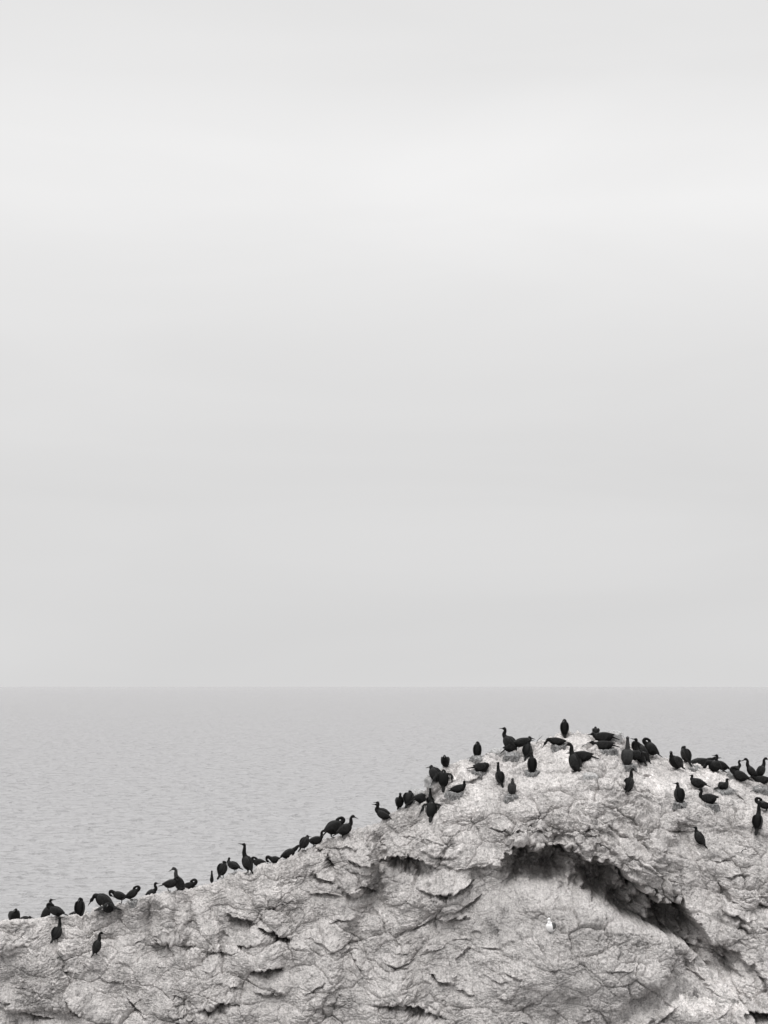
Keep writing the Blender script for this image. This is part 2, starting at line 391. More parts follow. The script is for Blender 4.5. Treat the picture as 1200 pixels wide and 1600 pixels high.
for i in range(200):       # the scatter of small chipped ledges everywhere on the face
    u = rr.uniform(-60, 1260); v = rr.uniform(1180, 1640)
    vc = np.interp(u, cu, cv)
    if v < vc + 12: continue
    if 1395 < v < 1500 and 820 < u < 1050: continue
    big = rr.random() ** 2.6
    w = 4 + 24 * big
    ledge(u, v, w, rr.gauss(8 + 14 * math.sin(u / 170.), 24), 4 + 14 * big, 3 + 8 * big, 0.02 + .08 * big, 0.035 + .11 * big, rr.uniform(-4, 3), 2.0, 0.7)

def block(u0, u1, v0, v1, amt, sl=5, sr=5, st=14, sb_=5):
    global R
    R -= front * amt * sst(u0 - sl, u0 + sl, Un) * (1 - sst(u1 - sr, u1 + sr, Un)) * sst(v0 - st, v0 + st, Vn) * (1 - sst(v1 - sb_, v1 + sb_, Vn))
block(532, 574, 1318, 1398, .30, 8, 3); block(548, 586, 1306, 1352, .16); block(600, 640, 1306, 1345, .18, 3, 12, 12, 5)
block(236, 268, 1412, 1474, .16, 4, 4, 16, 3); block(306, 344, 1428, 1488, .16, 5, 4, 20, 3); block(270, 300, 1440, 1478, .08)
block(396, 440, 1345, 1440, .12, 14, 8, 20, 10); block(1010, 1058, 1285, 1395, .20, 10, 5, 24, 6); block(660, 740, 1395, 1424, .12, 10, 10, 10, 4)
block(1130, 1172, 1395, 1470, .14, 6, 10, 30, 6); block(580, 640, 1495, 1565, .22, 12, 14, 30, 4); block(0, 120, 1500, 1578, .14, 20, 20, 30, 5)
low = 0.42 * perlin(XX * .38, Q * .38, 1) + 0.26 * perlin(XX * .9, Q * .8, 2) + 0.15 * perlin(XX * 1.9, Q * 1.7, 3)
R += low * (0.5 + 0.5 * front)
# fade everything that would distort the crest
Yd = Y + R * 1.0
P = np.stack([XX, Yd, Hh], -1)
def normals(P):
    du = np.gradient(P, axis=1); dv = np.gradient(P, axis=0)
    n = np.cross(du, dv); n /= (np.linalg.norm(n, axis=2, keepdims=True) + 1e-9)
    return n
def smooth(A, k):
    for ax in (0, 1):
        for _ in range(2):
            s = np.cumsum(np.pad(A, [(k + 1, k) if i == ax else (0, 0) for i in range(A.ndim)], 'edge'), axis=ax)
            n = A.shape[ax]
            hi = np.take(s, np.arange(2 * k + 1, 2 * k + 1 + n), axis=ax); lo = np.take(s, np.arange(0, n), axis=ax)
            A = (hi - lo) / (2 * k + 1)
    return A
n = smooth(normals(P), 5)
if n[600, 800, 1] > 0: n = -n
n /= (np.linalg.norm(n, axis=2, keepdims=True) + 1e-9)
rough = np.clip(0.75 + 0.7 * fbm(XX * .6 + 3, Q * .6, 70, 3), 0.3, 1.5)
rough *= 1 - 0.10 * (sst(0.9, 1.3, d / gap) * sst(800, 870, Un) * (1 - sst(1040, 1080, Un)))
rough *= 1 + 0.9 * np.exp(-((d + 8) / 26) ** 2) * aw
ax_ = XX + 0.10 * wx + 0.02 * wfine; aq = Q + 0.10 * wy
disp = 0
def zone(u, v, ru, rv): return np.exp(-((U - u) / ru) ** 2 - ((V - v) / rv) ** 2) * front
patchy = sst(-.1, .35, fbm(XX * .55 + 8, Q * .55, 140, 3))
patch2 = sst(-.3, .2, fbm(XX * .5 + 18, Q * .5, 144, 3)); patch3 = sst(-.1, .3, fbm(XX * .9 + 28, Q * .9, 147, 3))
# jointed blocks: tilted faces, rounded shoulders, open joints
d1, d2_, pl = voro(ax_ * 1.25 + .3 * aq, aq * 1.5, 5); e = d2_ - d1
disp = disp + (0.10 * pl + 0.08 * np.minimum(e, .3) / .3 - 0.10 * np.exp(-e / 0.018)) * (.45 + .55 * patch2)
d1, d2_, pl = voro(ax_ * 2.9 + .8 * aq, aq * 3.6, 9); e = d2_ - d1
disp = disp + (0.045 * pl + 0.032 * np.minimum(e, .25) / .25 - 0.062 * np.exp(-e / 0.026)) * (0.30 + 0.65 * patchy)
d1, d2_, pl = voro(ax_ * 7.5 - 1.5 * aq, aq * 8.5, 13); e = d2_ - d1
disp = disp + (0.016 * pl + 0.008 * np.minimum(e, .2) / .2 - 0.022 * np.exp(-e / 0.045)) * (.45 + .65 * patch3)
d1, d2_, pl = voro(ax_ * 17 + 3 * aq, aq * 19, 17); e = d2_ - d1
disp = disp + 0.009 * pl - 0.008 * np.exp(-e / 0.08)
disp = disp + 0.012 * (ridged(ax_ * 1.6, aq * 1.9, 80, 5) - .7)
disp = disp + 0.024 * fbm(ax_ * 5 , aq * 6.5, 90, 5, 0.66)
# standing folds on the left, foliation right of the summit, buttress in the middle
vert = zone(290, 1445, 95, 60) + zone(540, 1350, 70, 55) + 0.7 * zone(1120, 1430, 60, 60) + .6 * zone(860, 1300, 60, 25) + .5 * zone(690, 1560, 60, 60)
disp = disp + 0.16 * vert * (ridged(ax_ * 1.9 + 3, aq * .45, 150, 4, .55) - .75)
fo = aq * 0.8 + ax_ * 0.62 + 0.30 * wx
dia = zone(1000, 1310, 90, 60) + .8 * zone(1080, 1400, 60, 60) + .5 * zone(180, 1530, 110, 70) + .5 * zone(760, 1250, 90, 40)
disp = disp + 0.085 * dia * (ridged(fo * 3.4, ax_ * .8, 155, 5, .55) - .75)
disp = disp + 0.010 * ridged(fo * 5.5, ax_ * 1.1, 100, 3) * sst(-.1, .4, perlin(XX * .5, Q * .5, 101))
disp = disp * rough
P = P + n * disp[..., None]
# rubbly vector noise so that edges undercut
P[..., 0] += 0.020 * fbm(XX * 4.2, Q * 4.2, 110, 4, .6) * rough
P[..., 2] += 0.022 * fbm(XX * 4.6 + 7, Q * 4.6, 115, 4, .6) * rough
n = normals(P)
if n[600, 800, 1] > 0: n = -n
n = smooth(n, 1)
fine = 0.017 * fbm(ax_ * 20, aq * 22, 120, 3, .7) + 0.006 * (ridged(ax_ * 13, aq * 14, 126, 3) - .6)
pit = perlin(ax_ * 13, aq * 13, 130); fine = fine - 0.030 * sst(.36, .62, pit) * rough * sst(-.3, .3, wy)
P = P + n * (fine * (0.5 + 0.5 * rough))[..., None]
# settle the crest onto its surveyed outline (vertical shift of the ground, fading down the slope)
wgt = np.concatenate([np.ones_like(Hb), np.exp(-(Df / 1.3) ** 1.0)], 0)
ub = np.arange(-100, 1304, 3.0)
tgt = np.interp(ub, cu, cv) + 5.0 * fbm(ub / 22., ub * 0 + .5, 170, 3, .7) * sst(150, 400, ub + 200)
for it in range(4):
    uu = U0 + F * P[..., 0] / P[..., 1]; vv = V0 - F * P[..., 2] / P[..., 1]
    bi = np.clip(((uu - ub[0]) / 3.0).astype(int), 0, len(ub) - 1)
    mn = np.full(len(ub), 1e9); np.minimum.at(mn, bi.ravel(), vv.ravel())
    e = mn - tgt; e[mn > 1e8] = 0
    e = np.convolve(np.pad(e, 3, 'edge'), np.ones(7) / 7., 'valid')
    P[..., 2] += np.interp(uu, ub, e) * P[..., 1] / F * wgt
P[..., 2] += CAMZ
tone = np.ones_like(Y)
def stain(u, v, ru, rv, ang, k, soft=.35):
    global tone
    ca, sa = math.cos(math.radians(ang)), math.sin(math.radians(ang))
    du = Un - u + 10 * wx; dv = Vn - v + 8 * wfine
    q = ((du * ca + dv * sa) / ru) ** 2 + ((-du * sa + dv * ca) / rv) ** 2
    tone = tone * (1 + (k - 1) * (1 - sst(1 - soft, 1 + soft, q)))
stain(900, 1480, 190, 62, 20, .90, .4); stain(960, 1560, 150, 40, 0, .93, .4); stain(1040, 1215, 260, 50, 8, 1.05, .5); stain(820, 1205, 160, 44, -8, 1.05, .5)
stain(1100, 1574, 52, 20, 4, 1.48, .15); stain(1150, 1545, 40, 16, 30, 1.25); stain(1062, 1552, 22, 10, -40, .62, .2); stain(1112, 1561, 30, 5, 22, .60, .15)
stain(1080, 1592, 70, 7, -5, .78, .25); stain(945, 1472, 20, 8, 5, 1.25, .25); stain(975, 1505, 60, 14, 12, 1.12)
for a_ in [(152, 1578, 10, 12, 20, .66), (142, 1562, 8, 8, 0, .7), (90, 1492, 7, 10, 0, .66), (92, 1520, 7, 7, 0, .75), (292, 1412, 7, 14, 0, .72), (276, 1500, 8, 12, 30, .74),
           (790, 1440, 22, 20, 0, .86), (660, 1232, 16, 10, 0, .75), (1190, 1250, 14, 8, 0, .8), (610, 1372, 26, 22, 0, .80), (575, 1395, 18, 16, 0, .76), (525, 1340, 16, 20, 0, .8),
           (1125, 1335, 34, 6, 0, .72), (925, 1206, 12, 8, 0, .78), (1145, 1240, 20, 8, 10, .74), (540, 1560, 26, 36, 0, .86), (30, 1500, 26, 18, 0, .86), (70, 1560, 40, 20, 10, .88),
           (450, 1570, 60, 24, 0, 1.08), (130, 1480, 50, 24, 20, 1.08), (1090, 1200, 60, 10, 22, 1.1), (700, 1210, 40, 16, -30, 1.12), (880, 1160, 60, 14, 0, 1.08), (1000, 1230, 40, 30, 0, 1.06),
           (700, 1365, 34, 16, -12, 1.08), (250, 1560, 60, 30, 0, .93), (880, 1440, 70, 20, 18, .92)]:
    stain(*a_)
rk = random.Random(21)
for _ in range(110):     # guano runs down from the perches, and a few damp streaks between them
    u_ = rk.uniform(0, 1200); v_ = np.interp(u_, cu, cv) + rk.uniform(8, 170)
    stain(u_, v_, rk.uniform(1.6, 4), rk.uniform(10, 34), rk.gauss(4, 9), rk.choice([1.16, 1.2, 1.13, .84]), .5)
for _ in range(130):     # small lichen and bare-rock blots
    stain(rk.uniform(-20, 1220), rk.uniform(1180, 1610), rk.uniform(2.5, 9), rk.uniform(2, 6), rk.uniform(0, 90), rk.uniform(.62, .88), .5)
rock = bpy.data.objects.new('rock', mesh_from_grid('rock', P)); col.objects.link(rock)
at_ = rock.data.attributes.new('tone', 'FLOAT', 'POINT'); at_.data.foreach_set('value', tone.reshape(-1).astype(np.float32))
rock.data.materials.append(M_rock); rock['kind'] = 'structure'
rock['label'] = 'pale guano-whitened sea cliff with a dark overhang on the right'; rock['category'] = 'rock'
bpy.context.view_layer.update()

# ------------------------------------------------------------------ birds
def feather_mat(name, c0, c1, rough, spec, scale=26.0):
    m, N, L, B = mat(name)
    t = N.new('ShaderNodeTexCoord')
    n = noise_node(N, L, scale, 4, 0.6, t.outputs['Object'], 0.4)
    r = ramp_node(N, L, n.outputs['Fac'], [(0.35, c0), (0.65, c1)])
    L.new(r.outputs[0], B.inputs['Base Color'])
    B.inputs['Roughness'].default_value = rough; B.inputs['Specular IOR Level'].default_value = spec
    w = noise_node(N, L, scale * 2.2, 3, 0.5, t.outputs['Object'])
    b = N.new('ShaderNodeBump'); b.inputs['Strength'].default_value = 0.6; b.inputs['Distance'].default_value = 0.006
    L.new(w.outputs['Fac'], b.inputs['Height']); L.new(b.outputs[0], B.inputs['Normal'])
    return m
M_body = feather_mat('black_feathers', 0.0032, 0.007, 0.6, 0.13)
M_wing = feather_mat('wing_feathers', 0.006, 0.026, 0.5, 0.16, 40)  # lighter than the body: feather sheen put into the base colour
M_bill = feather_mat('dark_bill', 0.035, 0.06, 0.45, 0.4)
M_foot = feather_mat('black_webbed_feet', 0.010, 0.018, 0.5, 0.3)
M_young = feather_mat('dull_brown_feathers', 0.022, 0.042, 0.6, 0.2)
M_gullw = feather_mat('white_feathers', 0.86, 0.92, 0.7, 0.2)
M_gullg = feather_mat('slate_wing_feathers', 0.08, 0.12, 0.6, 0.2)
M_pale = feather_mat('pale_bill', 0.35, 0.45, 0.4, 0.4)

def catmull(pts, n):
    """pts: rows of values; n samples per segment"""
    p = np.array(pts, float); q = np.vstack([2 * p[0] - p[1], p, 2 * p[-1] - p[-2]])
    o = []
    for i in range(len(p) - 1):
        a, b, c, d = q[i], q[i + 1], q[i + 2], q[i + 3]
        for k in range(n):
            t = k / n
            o.append(0.5 * (2 * b + (c - a) * t + (2 * a - 5 * b + 4 * c - d) * t * t + (3 * b - a - 3 * c + d) * t ** 3))
    o.append(p[-1]); return np.array(o)
def loft(st, seg=14, n=3, up0=(0, 0, 1)):
    """closed tube through stations (x, y, z, half width, half height)"""
    s = catmull(st, n); s[:, 3:] = np.maximum(s[:, 3:], 0.0015)
    V_, F_ = [], []
    side = None
    for i in range(len(s)):
        t = Vector(s[min(i + 1, len(s) - 1), :3] - s[max(i - 1, 0), :3]).normalized()
        if side is None:
            side = Vector((0, 1, 0)) - t * t.y
            if side.length < 0.1: side = Vector((1, 0, 0)) - t * t.x
        else:
            side = side - t * side.dot(t)
        side.normalize(); up = t.cross(side)
        for k in range(seg):
            a = 2 * math.pi * k / seg
            v = Vector(s[i, :3]) + side * (math.cos(a) * s[i, 3]) + up * (math.sin(a) * s[i, 4])
            V_.append(v)
    m = len(s)
    for i in range(m - 1):
        for k in range(seg):
            F_.append((i * seg + k, i * seg + (k + 1) % seg, (i + 1) * seg + (k + 1) % seg, (i + 1) * seg + k))
    F_.append(tuple(range(seg))[::-1]); F_.append(tuple((m - 1) * seg + k for k in range(seg)))
    return V_, F_
def join(parts):
    V_, F_ = [], []
    for v, f in parts:
        o = len(V_); V_ += list(v); F_ += [tuple(i + o for i in q) for q in f]
    return V_, F_
def mesh_obj(name, vf, m, parent=None, smooth_=True):
    me = bpy.data.meshes.new(name); me.from_pydata([tuple(v) for v in vf[0]], [], vf[1]); me.update()
    bm = bmesh.new(); bm.from_mesh(me); bmesh.ops.recalc_face_normals(bm, faces=bm.faces); bm.to_mesh(me); bm.free()
    me.polygons.foreach_set('use_smooth', [smooth_] * len(me.polygons))
    me.materials.append(m)
    o = bpy.data.objects.new(name, me); col.objects.link(o)
    if parent: o.parent = parent
    return o
def weld(o, voxel=0.008, it=3):
    """one continuous skin out of the overlapping lofts"""
    md = o.modifiers.new('weld', 'REMESH'); md.mode = 'VOXEL'; md.voxel_size = voxel; md.use_smooth_shade = True
    sm_ = o.modifiers.new('soft', 'SMOOTH'); sm_.iterations = it; sm_.factor = 0.5
    dg = bpy.context.evaluated_depsgraph_get()
    me = bpy.data.meshes.new_from_object(o.evaluated_get(dg))
    mt = list(o.data.materials); o.modifiers.clear(); old = o.data; me.name = old.name; o.data = me
    if not me.materials:
        for m_ in mt: me.materials.append(m_)
    me.polygons.foreach_set('use_smooth', [True] * len(me.polygons))

NECKS = {  # points relative to the shoulder (x forward, z up); the last is the head centre, then the bill direction
    'tall':   ([(.020, .050), (.030, .110), (.026, .175), (.022, .225)], (.030, .262), (1, .10)),
    'long':   ([(.030, .055), (.040, .125), (.030, .200), (.028, .260)], (.042, .298), (1, .18)),
    'curve':  ([(.045, .040), (.060, .095), (.035, .150), (.030, .190)], (.055, .222), (1, .02)),
    'hook':   ([(.030, .050), (.040, .115), (.035, .175), (.055, .222)], (.100, .235), (.90, -.42)),
    'short':  ([(.020, .035), (.022, .075), (.024, .105)], (.034, .135), (1, .05)),
    'tucked': ([(.012, .030), (.000, .052)], (-.022, .060), (-1, -.45)),
    'sunk':   ([(.016, .022), (.018, .044)], (.026, .060), (1, -.25)),
    'back':   ([(.060, .030), (.095, .085), (.060, .130), (-.005, .125)], (-.055, .085), (-.75, -.65)),
    'breast': ([(.055, .045), (.110, .075), (.150, .045), (.150, -.020)], (.118, -.058), (-.85, -.45)),
    'fwd':    ([(.070, .040), (.130, .062)], (.185, .078), (1, .06)),
    'reach':  ([(.070, .055), (.120, .105), (.165, .130)], (.210, .135), (1, -.15)),
    'down':   ([(.070, .010), (.115, -.035)], (.150, -.085), (.55, -.85)),
    'low':    ([(.035, .030), (.055, .052)], (.078, .060), (1, -.16)),
}
def build_bird(pitch=60, neck='tall', hyaw=0, nyaw=0, fat=1.0, leg=.11, tail=.19, tpitch=None, wings='fold', kind='cormorant', blen=1.0):
    """returns meshes data for a bird standing with its feet at the origin, facing +X"""
    fat *= 1.0; leg *= 1.15
    p = math.radians(pitch); ax = Vector((math.cos(p), 0, math.sin(p))); nx = Vector((-math.sin(p), 0, math.cos(p)))
    Lb = .34 * blen
    # body stations along the axis from rump (0) to shoulder (1): offset normal, half width, half height
    bs = [(-.07, .010, .036, .026), (.02, .004, .070, .060), (.18, -.006, .100, .092), (.40, -.012, .114, .110), (.62, -.010, .115, .110), (.80, -.002, .102, .098), (.93, .006, .076, .078), (1.03, .012, .046, .048)]
    # hip sits at 0.30 along the axis above the feet
    hip = Vector((0.01, 0, leg + .055))
    orig = hip - ax * (.30 * Lb) + nx * .02
    def bp(t, off=0, y=0): return orig + ax * (t * Lb) + nx * off + Vector((0, y, 0))
    st = [(*bp(t, o), w * fat, h * fat) for t, o, w, h in bs]
    parts = [loft(st, 16, 3)]
    # tail
    tp = math.radians(tpitch if tpitch is not None else (pitch * .72 + 4)); td = Vector((-math.cos(tp), 0, -math.sin(tp)))
    r0 = bp(.06, .018)
    tz = r0 + td * tail
    if tz.z < -0.10: td = (Vector((tz.x, 0, -0.10)) - r0).normalized(); 
    parts.append(loft([(*r0, .036, .026), (*(r0 + td * tail * .4), .040, .018), (*(r0 + td * tail * .85), .046, .012), (*(r0 + td * (tail + .03)), .030, .009)], 12, 2))
    # neck and head
    S = bp(.93, .004)
    pts, hd, bd = NECKS[neck]
    ny = math.radians(nyaw)
    def tw(x, z, f):
        a = ny * f
        return S + Vector((x * math.cos(a), x * math.sin(a), z))
    nst = [(*bp(.78, 0), .076, .076)] + [(*tw(x, z, (i + 1) / (len(pts) + 1)), r_, r_) for i, ((x, z), r_) in enumerate(zip(pts, np.linspace(.056, .033, len(pts))))]
    if neck in ('tucked', 'sunk'): nst = [(*bp(.80, 0), .078, .078)] + [(*tw(x, z, .5), r_, r_) for (x, z), r_ in zip(pts, (.064, .053))]
    H = tw(hd[0], hd[1], 1.0)
    ha = ny + math.radians(hyaw)
    bdir = Vector((bd[0] * math.cos(ha), bd[0] * math.sin(ha), bd[1])).normalized()
    if kind == 'gull': hr = .044
    else: hr = .041
    nst += [(*(H - bdir * .012), hr, hr * .98)]
    parts.append(loft(nst, 12, 3))
    parts.append(loft([(*(H - bdir * .036), .012, .014), (*(H - bdir * .024), hr * .85, hr * .85), (*H, hr * .98, hr * 1.02), (*(H + bdir * .026), hr * .74, hr * .72), (*(H + bdir * .050), hr * .42, hr * .42), (*(H + bdir * .060), .006, .006)], 12, 2))
    # legs
    if leg > .02:
        for s in (-1, 1):
            h0 = hip + Vector((-.005, s * .040, -.03))
            kn = Vector((-.012, s * .044, leg * .62)); an = Vector((.0, s * .046, .012))
            parts.append(loft([(*h0, .034, .034), (*((h0 + kn) / 2), .024, .024), (*kn, .013, .013), (*an, .0105, .0105), (*(an + Vector((.01, 0, -.006))), .012, .009)], 8, 2))
    body = join(parts)
    # bill with hooked tip
    b0 = H + bdir * .046; bl = (.072 if neck in ('low', 'tucked', 'back') else .100) if kind != 'gull' else .042
    dn = Vector((0, 0, -1)) - bdir * (-bdir.z)
    dn = dn.normalized() if dn.length > .01 else Vector((1, 0, 0))
    bill = loft([(*b0, .0150, .0165), (*(b0 + bdir * bl * .5), .0105, .0110), (*(b0 + bdir * bl * .88), .0055, .0060), (*(b0 + bdir * bl + dn * .008), .0030, .0032)], 8, 2)
    # wings
    wl = []
    for s in (-1, 1):
        if wings == 'fold':
            ws = [(.96, .010, .058, .012, .022), (.84, .012, .092, .015, .060), (.58, .006, .108, .016, .084), (.32, .010, .101, .015, .080), (.10, .024, .070, .013, .054), (-.08, .036, .036, .009, .028), (-.22, .040, .018, .005, .010)]
            wl.append(loft([(*bp(t, o * 1.0 + .012, s * y * fat), w_, h_ * fat) for t, o, y, w_, h_ in ws], 12, 3))
        elif wings == 'droop':      # half-open wing held out from the shoulder, primaries hanging as separate fingers
            sh = bp(.90, .012, s * .055); el = sh + Vector((-.02, s * .115, -.015)); wr = sh + Vector((-.005, s * .175, -.085))
            pc = [loft([(*sh, .018, .024), (*el, .016, .030), (*wr, .012, .022)], 8, 2)]
            for k_ in range(9):
                f_ = k_ / 8.
                a0 = sh.lerp(el, min(1, f_ * 2)) if f_ < .5 else el.lerp(wr, f_ * 2 - 1)
                dl = .20 + .06 * f_
                dirv = Vector((-.10, s * (-.10 + .50 * f_), -1)).normalized()
                pc.append(loft([(*a0, .014, .020), (*(a0 + dirv * dl * .55), .007, .024), (*(a0 + dirv * dl), .004, .009)], 6, 2))
            wl.append(join(pc))
        elif wings == 'spread':     # lying low with both wings sagging outwards
            sh = bp(.80, .02, s * .05)
            pc = []
            for k_ in range(8):
                f_ = k_ / 7.
                a0 = sh + (bp(.15, .03, s * .05) - sh) * f_
                dirv = Vector((-.35 - .3 * f_, s * 1.0, -.42)).normalized()
                pc.append(loft([(*a0, .012, .030), (*(a0 + dirv * .15), .008, .032), (*(a0 + dirv * (.28 - .05 * f_)), .004, .014)], 6, 2))
            wl.append(join(pc))
    feet = []
    if leg > .02:
        for s in (-1, 1):
            c_ = Vector((0.0, s * .046, .008)); V_ = []
            for r_, z_ in ((0, .010), (1, .004)):
                pass
            a_ = [-34, -12, 12, 34]
            top = [c_ + Vector((-.012, 0, .006))] + [c_ + Vector((.082 * math.cos(math.radians(q)) * (1.0 if abs(q) < 20 else .92), .082 * math.sin(math.radians(q)), -.010)) for q in a_]
            bot = [v - Vector((0, 0, .009)) for v in top]
            V_ = top + bot
            F_ = [(0, 1, 2), (0, 2, 3), (0, 3, 4), (5, 7, 6), (5, 8, 7), (5, 9, 8), (0, 5, 6, 1), (4, 9, 5, 0), (1, 6, 7, 2), (2, 7, 8, 3), (3, 8, 9, 4)]
            feet.append((V_, F_))
    return body, bill, wl, feet

def ray(u, v, exit_=False):
    d = Vector(((u - U0) / F, 1.0, (V0 - v) / F)).normalized()
    o = Vector((0, 0, CAMZ)); hits = []
    for _ in range(60):
        ok, loc, nor, _i = rock.ray_cast(o, d)
        if not ok: break
        if hits and loc.y - hits[0].y > 3.8: break
        hits.append(loc.copy())
        if not exit_: break
        o = loc + d * 0.004
    return hits
def ground(u, v, exit_=False):
    """the spot of rock under this place; just below the outline if it lies above it"""
    for k_ in range(40):
        h = ray(u, v + k_, exit_)
        if h:
            p_ = h[-1]
            return p_
    return Vector(((u - U0) / F * 42, 42, CAMZ + (V0 - v) / F * 42))
def settle(p_):
    ok, loc, nor, _i = rock.ray_cast(Vector((p_.x, p_.y, p_.z + .25)), Vector((0, 0, -1)))
    return loc if ok and abs(loc.z - p_.z) < .25 else p_

jr = random.Random(77)
def place(u, foot, top, yaw, label, pitch=60, neck='tall', b=False, category='cormorant', group='cormorants resting on the rock', kind='cormorant', mats=None, smin=.84, smax=1.18, **kw):
    p_ = ground(u, foot, b)
    pitch += jr.uniform(-5, 5); kw['fat'] = kw.get('fat', 1.0) * jr.uniform(.93, 1.08); kw['hyaw'] = kw.get('hyaw', 0) + jr.uniform(-16, 16); kw['blen'] = kw.get('blen', 1.0) * jr.uniform(.94, 1.06)
    body, bill, wl, feet = build_bird(pitch=pitch, neck=neck, kind=kind, **kw)
    zt = max(v.z for v in body[0])
    s_ = (foot - top) / F * p_.y / zt
    s_ = min(max(s_, smin), smax)
    root = bpy.data.objects.new(kind, None); col.objects.link(root)
    root.empty_display_size = 0.1
    root.location = p_ + Vector((0, -.01, 0.016)); root.rotation_euler = (0, 0, math.radians(yaw)); root.scale = (s_, s_, s_)
    root['label'] = label; root['category'] = category
    if group: root['group'] = group
    mb, mw, mbl, mf = mats or (M_body, M_wing, M_bill, M_foot)
    o = mesh_obj('body', body, mb, root); weld(o)
    mesh_obj('bill', bill, mbl, root)
    for w_ in wl: mesh_obj('wing', w_, mw, root)
    if feet:
        for f_ in feet: mesh_obj('foot', f_, mf, root)
    return root
# yaw: 0 faces right in the picture, 180 left, -90 towards the camera, 90 away to sea
Rr, Ll, T, A = 0, 180, -90, 90
# --- left ridge
place(22, 1441, 1419, -60, 'small cormorant crouched with head sunk at far left end of ridge', 50, 'sunk', b=True, leg=0, hyaw=-40, fat=1.15, smin=1.0)
place(36, 1443, 1432, 10, 'cormorant mostly hidden behind far left rock, only its low back showing', 10, 'sunk', b=True, leg=0, smin=.6, blen=.7)
place(71, 1440, 1405, 12, 'upright cormorant with bill pointing right, leftmost standing bird on the ridge', 62, 'curve', b=True)
place(91, 1437, 1411, 172, 'hunched cormorant preening with tail slanting down right, beside the leftmost upright bird', 28, 'back', hyaw=10)
place(88, 1473, 1434, 62, 'cormorant with raised neck standing alone on lower left rock face, tail towards viewer', 52, 'tall')
place(113, 1436, 1421, 0, 'cormorant behind the left ridge with only the top of its head showing', 10, 'short', b=True, leg=0, smin=.5, blen=.6)
place(125, 1429, 1401, 85, 'egg-shaped cormorant sleeping upright with hidden head, alone left of the spread-winged bird', 80, 'tucked', b=True, leg=.03, blen=1.0)
place(151, 1493, 1458, 25, 'cormorant with bent neck and bill pointing down right, lowest bird on left rock face', 74, 'hook')
place(166, 1419, 1395, 178, 'arched cormorant with neck stretched down left, behind the spread-winged bird', 34, 'down', b=True, leg=.03, fat=1.12)
place(169, 1424, 1407, -80, 'cormorant lying low with sagging half-open wings on the left ridge', 12, 'sunk', leg=0, wings='spread', tpitch=0)
place(190, 1409, 1388, 180, 'cormorant standing level with neck looped down to preen its breast, right of spread-winged bird', 22, 'breast', fat=1.08)
place(204, 1404, 1386, 8, 'cormorant with head curled over its back, directly behind the breast-preening bird on left ridge', 34, 'back', b=True, leg=.05, fat=1.05)
place(233, 1404, 1379, 8, 'cormorant sitting on left ridge with S-shaped neck and level bill pointing right', 38, 'curve', leg=0, b=True, blen=.85)
place(263, 1393, 1370, 5, 'plump cormorant with head hidden in its back feathers, left of the long-necked bird', 15, 'back', fat=1.1, nyaw=60)
place(281, 1387, 1351, -158, 'pale-breasted cormorant with very long neck and bill pointing left on left ridge', 66, 'hook', leg=.03, b=True, mats=(M_young, M_wing, M_bill, M_foot))
place(294, 1380, 1364, -20, 'round hunched cormorant preening, right beside the long-necked left-facing bird', 15, 'back', leg=0, b=True, blen=.7)
place(331, 1377, 1358, 95, 'cormorant neck and head poking up alone behind the ridge', 75, 'tall', b=True, leg=0, smin=.6, blen=.55, fat=.5)
place(347, 1372, 1345, 60, 'bulky cormorant leaning forward with tucked head, left of the tall bird on the ridge', 62, 'tucked', fat=1.05)
place(367, 1363, 1339, 150, 'cormorant with short raised neck half hidden beside the tall left-facing bird', 22, 'short', b=False, nyaw=-60)
place(387, 1365, 1318, 168, 'tallest cormorant of the left ridge, standing erect with bill pointing left', 68, 'long')
place(408, 1353, 1339, 178, 'cormorant lying low with curled neck, right behind the tall erect bird', 8, 'back', leg=0, b=True, blen=.9)
place(432, 1346, 1337, 178, 'low cormorant whose curled neck forms a small loop above the ridge', 8, 'breast', leg=0, b=True, blen=.7)
place(448, 1341, 1319, 12, 'cormorant crouched on the slope with neck stretched up to the right', 32, 'reach', leg=.02, b=True)
place(475, 1330, 1306, 35, 'cormorant with rounded back and bowed head, lower bird of the close pair on the slope', 62, 'sunk', fat=1.05)
place(490, 1322, 1301, 8, 'cormorant standing level with raised head looking right, upper of the close slope pair', 20, 'hook', leg=.06)
place(518, 1309, 1289, 15, 'dark bulky cormorant with long tail hanging left beside the small pale boulder', 30, 'back', tpitch=48, fat=1.25, smin=1.1, smax=1.3)
place(536, 1311, 1287, 8, 'cormorant bending its bill down to the right at the top of the middle slope', 35, 'hook', nyaw=10, fat=1.15, smin=1.0)
# --- middle ledge
place(601, 1281, 1256, 172, 'front cormorant of a left-facing pair, bill pointing left at the foot of summit', 28, 'curve', leg=.02)
place(602, 1272, 1248, 170, 'cormorant standing behind its neighbour, rear bird of the left-facing pair', 30, 'curve', leg=.03, b=True)
place(624, 1258, 1239, -80, 'cormorant with small round head facing the viewer, left of a plump one on the ledge', 55, 'short', leg=.06, smin=.85, fat=1.1)
place(638, 1259, 1237, 70, 'plump cormorant with hidden head beside the round-headed bird on the ledge', 50, 'tucked', leg=.05, fat=1.15, smin=.92)
place(656, 1257, 1240, 8, 'level cormorant with thin tail slanting left beside the raised black neck', 10, 'short', tpitch=32, leg=.06, smin=1.0, fat=1.1, nyaw=40)
place(672, 1257, 1232, 85, 'cormorant with thick neck held straight up behind the wing-drying bird', 72, 'tall', leg=0, b=False, smin=.7, blen=.6)
place(674, 1280, 1252, 80, 'cormorant drying both half-open drooping wings with fingered feather tips', 62, 'tucked', wings='droop', leg=.07, smin=1.05, smax=1.3, fat=1.1)
place(696, 1196, 1178, -100, 'hunched cormorant alone on the left shoulder of the summit above the white rock', 40, 'sunk', leg=.02, smin=.75)
